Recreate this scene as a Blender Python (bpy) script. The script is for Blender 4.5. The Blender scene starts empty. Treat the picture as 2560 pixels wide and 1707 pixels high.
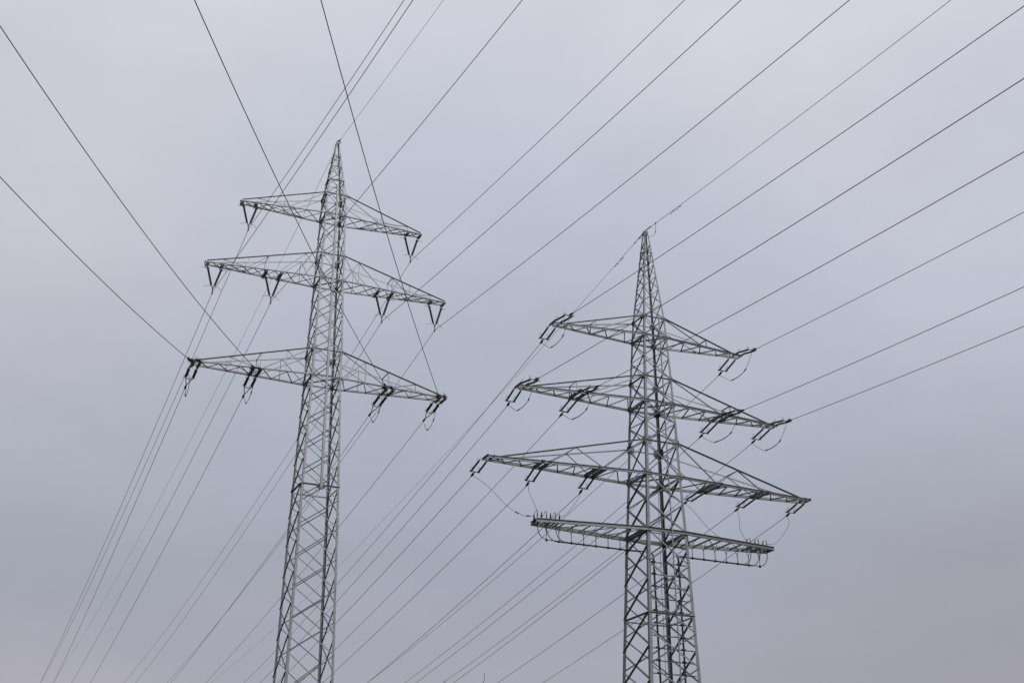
import bpy, math, random
from mathutils import Vector, Matrix
random.seed(7)
C = bpy.context.scene.collection
SC = bpy.context.scene

# ------------------------------------------------------------------ camera
F_PX, PITCH, ROLL = 3453.779, 0.405170404, 0.00658774
cam = bpy.data.cameras.new('camera')
cam.lens = F_PX / 2560 * 36.0
cam.sensor_width = 36.0
cam.clip_start = 0.1
cam.clip_end = 6000
co = bpy.data.objects.new('camera', cam)
fw = Vector((0, math.cos(PITCH), math.sin(PITCH)))
up0 = Vector((0, -math.sin(PITCH), math.cos(PITCH)))
rt0 = Vector((1, 0, 0))
rt = rt0 * math.cos(ROLL) + up0 * math.sin(ROLL)
up = up0 * math.cos(ROLL) - rt0 * math.sin(ROLL)
M = Matrix((rt, up, -fw)).transposed().to_4x4()
M.translation = (0, 0, 1.7)
co.matrix_world = M
C.objects.link(co)
SC.camera = co

# ------------------------------------------------------------------ sky
SUN_EL, SUN_AZ = math.radians(36), math.radians(150)   # azimuth clockwise from +Y: behind the camera, to the right
world = bpy.data.worlds.new('World')
SC.world = world
world.use_nodes = True
nt = world.node_tree
nt.nodes.clear()
N = nt.nodes.new
def link(a, b): nt.links.new(a, b)
out = N('ShaderNodeOutputWorld')
sky = N('ShaderNodeTexSky'); sky.sky_type = 'NISHITA'; sky.sun_disc = False
sky.sun_elevation = SUN_EL; sky.sun_rotation = SUN_AZ; sky.altitude = 100; sky.air_density = 1.0; sky.dust_density = 3.0
bg1 = N('ShaderNodeBackground'); bg1.inputs['Strength'].default_value = 0.08
link(sky.outputs[0], bg1.inputs['Color'])
tc = N('ShaderNodeTexCoord')
sep = N('ShaderNodeSeparateXYZ'); link(tc.outputs['Generated'], sep.inputs[0])
# soft drifts of cloud bend the height at which each tone lies
def noise(scale, detail, off, stretch=(1, 1, 1)):
    mp = N('ShaderNodeMapping'); mp.inputs['Location'].default_value = off; mp.inputs['Scale'].default_value = stretch
    link(tc.outputs['Generated'], mp.inputs['Vector'])
    n = N('ShaderNodeTexNoise'); n.inputs['Scale'].default_value = scale; n.inputs['Detail'].default_value = detail
    n.inputs['Roughness'].default_value = 0.5
    link(mp.outputs[0], n.inputs['Vector'])
    return n.outputs[0]
def math_(op, a, b=None, c=None):
    m = N('ShaderNodeMath'); m.operation = op
    for i, x in enumerate((a, b, c)):
        if x is None: continue
        if isinstance(x, (int, float)): m.inputs[i].default_value = x
        else: link(x, m.inputs[i])
    return m.outputs[0]
n1 = noise(2.6, 2, (3.1, 0.4, 1.2), (1, 1, 2.2))
bend = math_('MULTIPLY_ADD', math_('SUBTRACT', n1, 0.5), 0.16, sep.outputs[2])
ramp = N('ShaderNodeValToRGB'); link(bend, ramp.inputs[0])
els = ramp.color_ramp.elements
def srgb(r, g, b):
    f = lambda c: (c / 255 / 12.92) if c / 255 <= 0.04045 else ((c / 255 + 0.055) / 1.055) ** 2.4
    return (f(r), f(g), f(b), 1)
stops = [(0.0, srgb(170, 170, 182)), (0.16, srgb(168, 168, 181)), (0.25, srgb(165, 169, 182)), (0.34, srgb(175, 180, 194)),
         (0.44, srgb(189, 193, 207)), (0.53, srgb(199, 203, 216)), (0.61, srgb(209, 211, 223)), (0.80, (0.72, 0.74, 0.81, 1)), (1.0, (0.78, 0.80, 0.86, 1))]
els[0].position, els[0].color = stops[0]
els[1].position, els[1].color = stops[-1]
for p, c in stops[1:-1]:
    e = els.new(p); e.color = c
# cloud masses: each a soft-edged thicker or thinner place in the overcast, at its own bearing and height
wob = N('ShaderNodeTexNoise'); wob.inputs['Scale'].default_value = 4.0; wob.inputs['Detail'].default_value = 3
link(tc.outputs['Generated'], wob.inputs['Vector'])
vm = N('ShaderNodeVectorMath'); vm.operation = 'MULTIPLY_ADD'
link(wob.outputs['Color'], vm.inputs[0]); vm.inputs[1].default_value = (.22, .22, .22); link(tc.outputs['Generated'], vm.inputs[2])
wv = N('ShaderNodeVectorMath'); wv.operation = 'SUBTRACT'; link(vm.outputs[0], wv.inputs[0]); wv.inputs[1].default_value = (.11, .11, .11)
cur = ramp.outputs[0]
def mass(az, el, r, col, squash=1.0):
    global cur
    a, e = math.radians(az), math.radians(el)
    c = (math.sin(a) * math.cos(e), math.cos(a) * math.cos(e), math.sin(e))
    d = N('ShaderNodeVectorMath'); d.operation = 'SUBTRACT'; link(wv.outputs[0], d.inputs[0]); d.inputs[1].default_value = c
    m_ = N('ShaderNodeVectorMath'); m_.operation = 'MULTIPLY'; link(d.outputs[0], m_.inputs[0]); m_.inputs[1].default_value = (1, 1, squash)
    l = N('ShaderNodeVectorMath'); l.operation = 'LENGTH'; link(m_.outputs[0], l.inputs[0])
    mr = N('ShaderNodeMapRange'); mr.interpolation_type = 'SMOOTHERSTEP'; link(l.outputs['Value'], mr.inputs[0])
    mr.inputs[1].default_value = 0.0; mr.inputs[2].default_value = r; mr.inputs[3].default_value = 1.0; mr.inputs[4].default_value = 0.0
    x = N('ShaderNodeMix'); x.data_type = 'RGBA'; x.blend_type = 'MULTIPLY'; link(mr.outputs[0], x.inputs[0]); link(cur, x.inputs[6]); x.inputs[7].default_value = (*col, 1)
    cur = x.outputs[2]
mass(-25, 31, .50, (1.055, 1.04, 1.015))
mass(-22, 21, .30, (1.02, 1.01, 1.0))
mass(-18, 8.0, .20, (1.08, 1.045, 1.04), 1.6)
mass(-20, 14.5, .20, (.93, .95, .95), 2.0)
mass(20, 9, .32, (.915, .90, .895))
mass(24, 26, .42, (1.065, 1.05, 1.04))
mass(-4, 29.5, .22, (.955, .972, .98))
mass(9, 25.5, .22, (.98, .99, .995))
mass(12, 35, .22, (1.06, 1.05, 1.03))
mass(4, 17, .22, (1.02, 1.03, 1.04), 1.5)
fine = math_('MULTIPLY_ADD', math_('SUBTRACT', noise(16, 6, (2, 2, 7), (1, 1, 2.0)), 0.5), 0.10, 1.0)
fc = N('ShaderNodeCombineColor'); [link(fine, fc.inputs[i]) for i in range(3)]
tint = N('ShaderNodeMix'); tint.data_type = 'RGBA'; tint.blend_type = 'MULTIPLY'; tint.inputs[0].default_value = 1.0
link(cur, tint.inputs[6]); link(fc.outputs[0], tint.inputs[7])
dot = math_('ADD', math_('MULTIPLY', sep.outputs[0], -0.85), math_('MULTIPLY', sep.outputs[1], -0.50))
side_dim = math_('SUBTRACT', 1.0, math_('MULTIPLY', math_('MAXIMUM', math_('SUBTRACT', dot, 0.0), 0.0), 0.62))   # added dimming of the unseen sky, left and behind, to shade left-facing steel
cl = N('ShaderNodeMix'); cl.data_type = 'RGBA'; cl.blend_type = 'MULTIPLY'; cl.inputs[0].default_value = 1.0
comb = N('ShaderNodeCombineColor'); [link(side_dim, comb.inputs[i]) for i in range(3)]
link(tint.outputs[2], cl.inputs[6]); link(comb.outputs[0], cl.inputs[7])
bg2 = N('ShaderNodeBackground'); link(cl.outputs[2], bg2.inputs['Color']); bg2.inputs['Strength'].default_value = 1.0
mix = N('ShaderNodeMixShader'); mix.inputs[0].default_value = 0.97
link(bg1.outputs[0], mix.inputs[1]); link(bg2.outputs[0], mix.inputs[2]); link(mix.outputs[0], out.inputs['Surface'])

# ------------------------------------------------------------------ sun behind thin cloud
sl = bpy.data.lights.new('sun', 'SUN'); sl.energy = 1.5; sl.angle = math.radians(14); sl.color = (1.0, 0.98, 0.95)
so = bpy.data.objects.new('sun', sl); C.objects.link(so)
sd = Vector((math.sin(SUN_AZ) * math.cos(SUN_EL), math.cos(SUN_AZ) * math.cos(SUN_EL), math.sin(SUN_EL)))
so.rotation_euler = sd.to_track_quat('Z', 'Y').to_euler(); so.location = sd * 200
SC.view_settings.view_transform = 'Standard'
SC.view_settings.look = 'None'
SC.view_settings.exposure = 0.0
SC.view_settings.gamma = 1.0

# ------------------------------------------------------------------ materials
def material(name, col, rough=0.5, metal=0.0, var=0.0, scale=3.0, bump=0.0, spec=0.5, col2=None):
    m = bpy.data.materials.new(name); m.use_nodes = True
    t = m.node_tree; b = t.nodes['Principled BSDF']
    b.inputs['Roughness'].default_value = rough; b.inputs['Metallic'].default_value = metal
    b.inputs['Specular IOR Level'].default_value = spec
    b.inputs['Base Color'].default_value = (*col, 1)
    if var:
        tc_ = t.nodes.new('ShaderNodeTexCoord'); n = t.nodes.new('ShaderNodeTexNoise')
        n.inputs['Scale'].default_value = scale; n.inputs['Detail'].default_value = 4
        t.links.new(tc_.outputs['Object'], n.inputs['Vector'])
        r = t.nodes.new('ShaderNodeValToRGB'); t.links.new(n.outputs[0], r.inputs[0])
        r.color_ramp.elements[0].position = 0.36; r.color_ramp.elements[1].position = 0.6
        lo = col2 or tuple(c * (1 - var) for c in col)
        r.color_ramp.elements[0].color = (*lo, 1)
        r.color_ramp.elements[1].color = (*[min(1, c * (1 + var)) for c in col], 1)
        t.links.new(r.outputs[0], b.inputs['Base Color'])
        if bump:
            bp = t.nodes.new('ShaderNodeBump'); bp.inputs['Strength'].default_value = bump; bp.inputs['Distance'].default_value = 0.02
            t.links.new(n.outputs[0], bp.inputs['Height']); t.links.new(bp.outputs[0], b.inputs['Normal'])
    return m
STEEL = material('galvanised_steel', (0.205, 0.215, 0.226), 0.45, 0.35, 0.2, 9)
STEEL2 = material('painted_steel', (0.20, 0.21, 0.22), 0.5, 0.3, 0.3, 2.2)
SILVER = material('bright_fitting', (0.19, 0.195, 0.2), 0.45, 0.6, 0.1)
DULL = material('dull_fitting', (0.10, 0.10, 0.105), 0.6, 0.4, 0.2, 9)
DARK = material('dark_fitting', (0.055, 0.055, 0.06), 0.6, 0.4, 0.2, 9)
WIRE = material('weathered_conductor', (0.035, 0.035, 0.04), 0.7, 0.3, 0.1, 20)
ROD = material('brown_black_insulator', (0.02, 0.011, 0.015), 0.3, 0.0, 0.2, 12)
CABLE = material('black_cable_sheath', (0.015, 0.015, 0.017), 0.5)
BROWN = material('red_brown_porcelain', (0.13, 0.03, 0.02), 0.3, 0, 0.2, 15)
YELLOW = material('ochre_sealing', (0.16, 0.12, 0.06), 0.6)
BLUE = material('slate_blue_sealing', (0.07, 0.08, 0.13), 0.6)
CONC = material('concrete', (0.32, 0.31, 0.29), 0.9, 0, 0.15, 3, 0.3)
BARK = material('bark', (0.07, 0.06, 0.05), 0.9, 0, 0.3, 8, 0.5)
GRASS = material('grass', (0.035, 0.05, 0.018), 0.95, 0, 0.4, 0.35, 0.4, col2=(0.04, 0.036, 0.02))

# ------------------------------------------------------------------ mesh helper
V = Vector
class MB:
    def __init__(s): s.v = []; s.f = []
    def loft(s, rings, caps=True):
        n = len(rings[0]); b = len(s.v)
        for r in rings: s.v.extend([tuple(p) for p in r])
        for i in range(len(rings) - 1):
            for j in range(n):
                k = (j + 1) % n
                s.f.append((b + i * n + j, b + i * n + k, b + (i + 1) * n + k, b + (i + 1) * n + j))
        if caps:
            s.f.append(tuple(b + j for j in range(n))[::-1]); e = b + (len(rings) - 1) * n
            s.f.append(tuple(e + j for j in range(n)))
        return s
    def bar(s, p, q, prof, u, v=None):
        p, q = V(p), V(q); ax = (q - p).normalized()
        u = V(u); u = (u - ax * u.dot(ax)).normalized()
        w = ax.cross(u)
        if v is not None and w.dot(V(v)) < 0: w = -w
        s.loft([[o + u * a + w * b for a, b in prof] for o in (p, q)])
        return s
    def box(s, c, u, v, n, a, b, t):
        c, u, v, n = V(c), V(u).normalized(), V(v).normalized(), V(n).normalized()
        s.loft([[c + u * x * a / 2 + v * y * b / 2 + n * z * t / 2 for x, y in ((-1, -1), (1, -1), (1, 1), (-1, 1))] for z in (-1, 1)])
        return s
    def tube(s, pts, r, n=8, caps=True):
        pts = [V(p) for p in pts]; m = len(pts)
        rs = r if isinstance(r, (list, tuple)) else [r] * m
        t0 = (pts[1] - pts[0]).normalized()
        a = t0.cross(V((0, 0, 1)))
        if a.length < 1e-3: a = t0.cross(V((1, 0, 0)))
        a.normalize(); rings = []
        for i in range(m):
            t = (pts[min(i + 1, m - 1)] - pts[max(i - 1, 0)]).normalized()
            a = (a - t * a.dot(t)).normalized(); b = t.cross(a)
            rings.append([pts[i] + (a * math.cos(2 * math.pi * k / n) + b * math.sin(2 * math.pi * k / n)) * rs[i] for k in range(n)])
        return s.loft(rings, caps)
    def mesh(s, name, mat, smooth=False):
        me = bpy.data.meshes.new(name); me.from_pydata(s.v, [], s.f); me.update()
        me.materials.append(mat)
        if smooth:
            for p in me.polygons: p.use_smooth = True
        return me
    def obj(s, name, mat, parent=None, smooth=False):
        o = bpy.data.objects.new(name, s.mesh(name, mat, smooth)); C.objects.link(o); o.parent = parent
        return o
def tag(o, label=None, cat=None, group=None, kind=None):
    if label: o['label'] = label
    if cat: o['category'] = cat
    if group: o['group'] = group
    if kind: o['kind'] = kind
    return o
def empty(name, mw=None):
    o = bpy.data.objects.new(name, None); C.objects.link(o); o.empty_display_size = 0.3
    if mw is not None: o.matrix_world = mw
    return o
def copy_tree(o, parent=None):
    kids = [c for c in o.children]
    c = o.copy(); C.objects.link(c); c.parent = parent
    for k in kids: copy_tree(k, c)
    return c
def Lp(s, t=None):
    t = t or max(0.012, s * 0.1)
    return [(0, 0), (s, 0), (s, t), (t, t), (t, s), (0, s)]
def Up(h, d, t=0.015):   # channel: web along u (height h), flanges of depth d along +w
    return [(0, 0), (h, 0), (h, d), (h - t, d), (h - t, t), (t, t), (t, d), (0, d)]
def Bp(a, b): return [(-a / 2, -b / 2), (a / 2, -b / 2), (a / 2, b / 2), (-a / 2, b / 2)]
def smooth_pts(P, n=6):   # Catmull-Rom through points
    P = [V(p) for p in P]; Q = [P[0] * 2 - P[1]] + P + [P[-1] * 2 - P[-2]]; o = []
    for i in range(1, len(Q) - 2):
        for k in range(n):
            t = k / n; a, b, c, d = Q[i - 1], Q[i], Q[i + 1], Q[i + 2]
            o.append(0.5 * ((2 * b) + (c - a) * t + (2 * a - 5 * b + 4 * c - d) * t * t + (3 * b - a - 3 * c + d) * t ** 3))
    o.append(P[-1]); return o

# ------------------------------------------------------------------ ground
g = MB()
R_, K_ = 2500, 40
gr = [[(-R_ + 2 * R_ * i / K_, -R_ + 2 * R_ * j / K_, 0.0) for i in range(K_ + 1)] for j in range(K_ + 1)]
g.v = [p for row in gr for p in row]
g.f = [(j * (K_ + 1) + i, j * (K_ + 1) + i + 1, (j + 1) * (K_ + 1) + i + 1, (j + 1) * (K_ + 1) + i) for j in range(K_) for i in range(K_)]
tag(g.obj('ground', GRASS), kind='structure')

# ------------------------------------------------------------------ lattice pylons
def tower_matrix(x, y, yaw): return Matrix.Translation((x, y, 0)) @ Matrix.Rotation(yaw, 4, 'Z')
MA = tower_matrix(-14.143406, 96.0119, 0.407388)
MBm = tower_matrix(9.897973, 91.60753, 0.41667)
class Tower:
    def __init__(s, mat4, steel, prof, legs):
        s.root = empty('lattice_pylon', mat4); s.steel = steel; s.prof = prof; s.legs = legs
    def w(s, z): return s.interp(s.prof, z) + s.interp(s.legs, z) * .42
    @staticmethod
    def interp(tab, z):
        tab = sorted(tab)
        if z <= tab[0][0]: return tab[0][1]
        for (a, x), (b, y) in zip(tab, tab[1:]):
            if z <= b: return x + (y - x) * (z - a) / (b - a)
        return tab[-1][1]
    def c(s, sx, sy, z): w = s.w(z); return V((sx * w, sy * w, z))
    def build_legs(s, splices):
        zs = sorted(z for z, _ in s.prof)
        for sx in (-1, 1):
            for sy in (-1, 1):
                m = MB(); u, v = V((-sx, 0, 0)), V((0, -sy, 0))
                rings = []
                for z in zs:
                    k = s.interp(s.legs, z); p = s.c(sx, sy, z)
                    rings.append([p + u * a + v * b for a, b in Lp(k)])
                m.loft(rings)
                leg = m.obj('leg', s.steel, s.root)
                for z in splices:                      # bolted splice plates
                    sp = MB(); k = s.interp(s.legs, z); p = s.c(sx, sy, z); w2 = s.c(sx, sy, z + .6) - s.c(sx, sy, z - .6)
                    for a, n in ((u, -v), (v, -u)):
                        sp.box(p + a * k * .5 + n * .012, a, w2, n, k * .9, 1.25, .018)
                        for i in range(7):
                            for j in (.3, .7):
                                sp.box(p + a * k * j + n * .03 + w2 * (i / 6 - .5) * .92, a, w2, n, .035, .035, .03)
                    sp.obj('splice_plate', s.steel, leg)
                f = MB(); q = s.c(sx, sy, 0)
                f.loft([[q + V((x * a, y * a, z)) for x, y in ((-1, -1), (1, -1), (1, 1), (-1, 1))] for a, z in ((.6, -.3), (.6, .25), (.42, .4))])
                f.obj('footing', CONC, s.root)
                m2 = MB()
                m2.box(s.c(sx, sy, .42), (1, 0, 0), (0, 1, 0), (0, 0, 1), .5, .5, .04)
                m2.obj('base_plate', s.steel, s.root)
    def xbrace(s, face, z0, z1, size, off=0.03, horiz=False):
        # face: 0 front(-y) 1 right 2 back 3 left
        (a, b, n) = (((-1, -1), (1, -1), (0, -1, 0)), ((1, -1), (1, 1), (1, 0, 0)), ((1, 1), (-1, 1), (0, 1, 0)), ((-1, 1), (-1, -1), (-1, 0, 0)))[face]
        n = V(n); m = MB(); t = max(.012, size * .1)
        for k, (p, q) in enumerate(((s.c(*a, z0), s.c(*b, z1)), (s.c(*b, z0), s.c(*a, z1)))):
            d = (q - p).normalized(); u = V((0, 0, -1)); p = p + V((0, 0, size * .6)); q = q + V((0, 0, size * .6))
            outer = k == 0      # one bar lies on the legs, the other behind them
            if outer: m.bar(p + d * .08 + n * .004, q - d * .08 + n * .004, Lp(size), u, n)
            else: m.bar(p + d * .06 - n * off, q - d * .06 - n * off, Lp(size), u, -n)
        m.obj('cross_brace', s.steel, s.root)
    def ring(s, z, size, faces=(0, 1, 2, 3), off=0.045, name='horizontal_brace'):
        for f in faces:
            (a, b, n) = (((-1, -1), (1, -1), (0, -1, 0)), ((1, -1), (1, 1), (1, 0, 0)), ((1, 1), (-1, 1), (0, 1, 0)), ((-1, 1), (-1, -1), (-1, 0, 0)))[f]
            n = V(n); p, q = s.c(*a, z), s.c(*b, z); d = (q - p).normalized()
            MB().bar(p + d * .03 + (n * .006 if f in (0, 3) else -n * off), q - d * .03 + (n * .006 if f in (0, 3) else -n * off), Lp(size), (0, 0, -1), n).obj(name, s.steel, s.root)
    def plan(s, z, size):
        m = MB()
        m.bar(s.c(-1, -1, z) * .97 + V((0, 0, z * .03)), s.c(1, 1, z) * .97 + V((0, 0, z * .03)), Lp(size), (0, 0, 1))
        m.bar(s.c(1, -1, z) * .97 + V((0, 0, z * .03 - .03)), s.c(-1, 1, z) * .97 + V((0, 0, z * .03 - .03)), Lp(size), (0, 0, 1))
        m.obj('plan_brace', s.steel, s.root)
    def gussets(s, z, size, tall):
        for sx in (-1, 1):
            for sy in (-1, 1):
                m = MB(); p = s.c(sx, sy, z); sl = s.c(sx, sy, z + .5) - s.c(sx, sy, z - .5)
                for a, n in ((V((-sx, 0, 0)), V((0, sy, 0))), (V((0, -sy, 0)), V((sx, 0, 0)))):
                    c0 = p + a * (size * .33) + n * .012
                    m.loft([[c0 + a * x * size / 2 + sl * y * tall / 2 + n * zz for x, y in ((-1, -.55), (-.5, -1), (.5, -1), (1, -.4), (1, .4), (.5, 1), (-.5, 1), (-1, .55))] for zz in (-.009, .009)])
                    for i in range(4):
                        for j in (-.55, 0, .55):
                            m.box(c0 + a * j * size / 2 + sl * (i / 3 - .5) * tall * .7 + n * .02, a, sl, n, .035, .035, .022)
                m.obj('gusset_plate', s.steel, s.root)

SH = -0.028
def crossarm(T, side, zb, zt, L, tw, xs_zig, style, chord, top, lace, posts, diags, frames=(), tip=.25, tiprise=.10):
    """one half of a crossarm: mesh = chords, sub-parts = lacing, posts, struts"""
    sx = side; wb, wt = T.w(zb), T.w(zt); m = MB()
    def bot(sy, x): f = (x - wb) / (L - wb); return V((sx * x, sy * (wb + (tw - wb) * f) + SH * sx * (x - wb), zb))
    def tp(sy, x):
        f = (x - wt) / (L - tip - wt); return V((sx * x, sy * (wt + (tw - wt) * f) + SH * sx * (x - wt), zt + (zb + tiprise - zt) * f))
    for sy in (-1, 1):
        p, q = bot(sy, wb), bot(sy, L)
        if style == 'U':
            m.bar(p + V((0, sy * .004, -chord / 2)), q + V((0, sy * .004, -chord / 2)), Up(chord, chord * .5), (0, 0, 1), (0, sy, 0))
        else:
            m.bar(p + V((0, sy * .004, -chord / 2)), q + V((0, sy * .004, -chord / 2)), Lp(chord), (0, 0, 1), (0, sy, 0))
        m.bar(tp(sy, wt) + V((0, sy * .004, top * .5)), tp(sy, L - tip) + V((0, 0, top * .5)), Lp(top), (0, 0, -1), (0, sy, 0))
    arm = m.obj('crossarm', T.steel, T.root)
    # lacing in the bottom plane
    for zz_, (s0, xs) in enumerate(xs_zig):
        for i in range(len(xs) - 1):
            sa = s0 if i % 2 == 0 else -s0; e = .004 * (i % 2) + .014 * zz_
            p, q = bot(sa, xs[i]), bot(-sa, xs[i + 1])
            MB().bar(p + V((0, 0, -chord * .35 - e)), q + V((0, 0, -chord * .35 - e)), Lp(lace), (0, 0, 1), (sx, 0, 0)).obj('lacing_bar', T.steel, arm)
    for sy in (-1, 1):
        for x in posts:
            MB().bar(tp(sy, x) - V((0, sy * .01, 0)), bot(sy, x) - V((0, sy * .01, 0)), Lp(lace * .9), (sx, 0, 0), (0, -sy, 0)).obj('hanger_post', T.steel, arm)
        for xt, xb in diags:
            p = tp(sy, xt) if xt > 0 else T.c(sx, sy, zt)
            q = bot(sy, xb) if xb > wb else T.c(sx, sy, zb)
            MB().bar(p - V((0, sy * .03, .02)), q - V((0, sy * .03, 0)), Lp(lace * .95), (0, 0, 1), (0, -sy, 0)).obj('side_strut', T.steel, arm)
    for x in frames:
        MB().bar(tp(-1, x), tp(1, x), Lp(lace), (0, 0, 1), (sx, 0, 0)).obj('frame_tie', T.steel, arm)
    # end member
    MB().bar(bot(-1, L - .02), bot(1, L - .02), Up(chord * .9, .05), (0, 0, 1), (sx, 0, 0)).obj('end_member', T.steel, arm)
    return arm, bot, tp
def through(T, z, chord, style='U', faces=(-1, 1)):
    w = T.w(z)
    for sy in faces:
        prof = Up(chord, chord * .5) if style == 'U' else Lp(chord)
        MB().bar((-w + .002, sy * (w + .004), z - chord / 2), (w - .002, sy * (w + .004), z - chord / 2), prof, (0, 0, 1), (0, sy, 0)).obj('through_chord', T.steel, T.root)
    for sx in (-1, 1):
        MB().bar((sx * (w - .03), -w + .03, z - chord / 2), (sx * (w - .03), w - .03, z - chord / 2), Lp(chord * .9), (0, 0, 1), (-sx, 0, 0)).obj('horizontal_brace', T.steel, T.root)
def hanger_beams(T, arm, xs, z, y0, y1, size, sx):
    for x in xs:
        y_ = SH * sx * x * .9; MB().bar((sx * x, y0 + y_, z), (sx * x, y1 + y_, z), Up(size, size * .6), (0, 0, 1), (sx, 0, 0)).obj('hanger_beam', T.steel, arm)

# ---- pylon on the left
A = Tower(MA, STEEL, [(0, 1.98), (19.16, 1.565), (31.11, 1.322), (39.53, 1.075), (41.65, 1.045), (47.6, .893), (49.71, .852), (53.23, .79), (55.07, .735), (60.0, .09)],
          [(0, .2), (30, .17), (45, .15), (55, .12), (60, .08)])
tag(A.root, 'grey steel lattice pylon on the left, carrying V-shaped insulators on its upper crossarms', 'pylon', 'steel lattice pylons')
A.build_legs([28.2, 42.2])
fz = [1.2, 4.6, 7.8, 10.8, 13.6, 16.4, 19.16, 21.41, 23.64, 25.83, 28.06, 30.12, 32.1, 34.04, 35.98, 37.8, 39.53]
for a, b in zip(fz, fz[1:]):
    for f in (0, 2): A.xbrace(f, a, b, .075)
sz = [1.2, 3.0, 6.2, 9.3, 12.2, 15.0, 17.8, 20.3, 22.5, 24.7, 26.95, 29.03, 31.07, 33.0, 34.95, 36.71, 38.45, 39.53]
for a, b in zip(sz, sz[1:]):
    for f in (1, 3): A.xbrace(f, a, b, .075)
for a, b in ((39.53, 41.65), (47.6, 49.71), (53.23, 55.07)):
    for f in range(4): A.xbrace(f, a, b, .075)
for seg in ((41.65, 43.15, 44.65, 46.15, 47.6), (49.71, 51.5, 53.23)):
    for a, b in zip(seg, seg[1:]):
        for f in range(4): A.xbrace(f, a, b, .06)
pk = (55.07, 56.41, 57.3, 58.2, 59.1)
for a, b in zip(pk, pk[1:]):
    for f in range(4): A.xbrace(f, a, b, .045, off=.02)
A.ring(56.41, .08); A.ring(57.75, .05, off=.03); A.ring(58.75, .05, off=.03)
A.ring(31.11, .11); A.ring(31.11 - .0, .05, faces=(), off=.1)
A.ring(16.4, .1)
for z in (39.53, 47.6, 53.23): through(A, z, .12, 'U'); A.plan(z + .05, .08)
for z in (41.65, 49.71, 55.07): A.ring(z, .08); A.gussets(z, .42, .5)
for z in (39.53, 47.6, 53.23): A.gussets(z, .34, .36)
cap = MB(); cap.box((0, 0, 60.02), (1, 0, 0), (0, 1, 0), (0, 0, 1), .32, .32, .05); cap.obj('peak_plate', STEEL, A.root)
armA = []
for sx in (-1, 1):
    zig1 = [(1, [.93, 2.18, 3.32, 4.28, 5.04, 5.9, 6.4, 6.9]), (-1, [1.0, 2.24, 3.26, 4.32, 5.2, 5.8, 6.3, 6.8])]
    a1, b1, t1 = crossarm(A, sx, 53.23, 55.07, 7.28, .20, zig1, 'L', .11, .075, .05, [3.76, 6.0], [(0, 3.76), (6.0, 2.4)], tip=.1)
    hanger_beams(A, a1, (6.02, 6.14, 7.06, 7.18), 53.05, -.38, .38, .12, sx)
    zig2 = [(1, [1.0, 2.4, 3.43, 4.3, 4.95, 5.9, 6.74, 7.6, 8.35, 8.95]), (-1, [1.05, 2.43, 3.4, 4.31, 5.1, 5.9, 6.7, 7.6, 8.2, 8.8])]
    a2, b2, t2 = crossarm(A, sx, 47.6, 49.71, 9.48, .20, zig2, 'L', .11, .08, .05, [2.1, 4.87, 6.35, 8.15], [(0, 2.1), (2.1, .9), (2.1, 4.0), (4.87, 6.35), (8.15, 6.35)], frames=(4.87,), tip=.1)
    hanger_beams(A, a2, (8.14, 8.26, 9.2, 9.32), 47.42, -.4, .4, .12, sx)
    hanger_beams(A, a2, (3.74, 3.86, 4.87, 4.99), 47.40, -.68, .68, .14, sx)
    zig3 = [(-1, [1.2, 2.0, 2.9, 3.64, 4.65, 5.33, 6.2, 6.97, 7.8, 8.44, 9.1])]
    a3, b3, t3 = crossarm(A, sx, 39.53, 41.65, 9.68, .30, zig3, 'L', .13, .09, .06, [3.0, 4.85, 7.1], [(0, 4.75), (3.0, 1.1), (7.1, 5.1)], frames=(4.85,), tip=.3)
    hanger_beams(A, a3, (9.06, 9.16, 9.5, 9.6), 39.38, -.6, .72, .12, sx)
    hanger_beams(A, a3, (4.72, 4.84, 5.26, 5.38), 39.38, -.8, .75, .13, sx)
# climbing pole up the middle of the front face, with step bolts to either side
def peg_mesh():
    m = MB(); m.tube([(0, 0, 0), (.26, 0, 0)], .014, 6); m.tube([(.25, 0, 0), (.26, 0, 0), (.275, 0, .03)], .02, 6); return m.mesh('step_bolt', STEEL)
PEG = peg_mesh()
def pegs(parent, items):
    for (x, y, z, rz) in items:
        o = bpy.data.objects.new('step_bolt', PEG); C.objects.link(o); o.parent = parent; o.location = (x, y, z); o.rotation_euler = (0, 0, rz)
zz = [30.9, 39.53, 41.65, 47.6, 49.71, 53.23, 55.07, 55.9]
m = MB(); m.loft([[V((x * .09, -A.w(z) - .12 - y, z)) for x, y in ((-1, .0), (1, .0), (1, .05), (.8, .08), (-.8, .08), (-1, .05))] for z in zz])
pole = m.obj('climbing_pole', STEEL, A.root)
pegs(pole, [((.07 if i % 2 else -.07), -A.w(31.4 + i * .43) - .17, 31.4 + i * .43, 0 if i % 2 else math.pi) for i in range(57)])
m = MB(); m.box((0, -A.w(30.9) - .02, 30.95), (1, 0, 0), (0, 1, 0), (0, 0, 1), .6, .34, .03); m.box((0, -A.w(30.9) - .08, 30.84), (1, 0, 0), (0, 1, 0), (0, 0, 1), .3, .2, .1)
m.obj('pole_foot_plate', STEEL2, A.root)
pegs(A.root, [(-A.w(z) - .0, -A.w(z) + .08, z, math.pi) for z in [8 + .86 * i for i in range(27)]] + [(A.w(z) + .0, A.w(z) - .08, z + .4, 0) for z in [8 + .86 * i for i in range(27)]])

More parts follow.
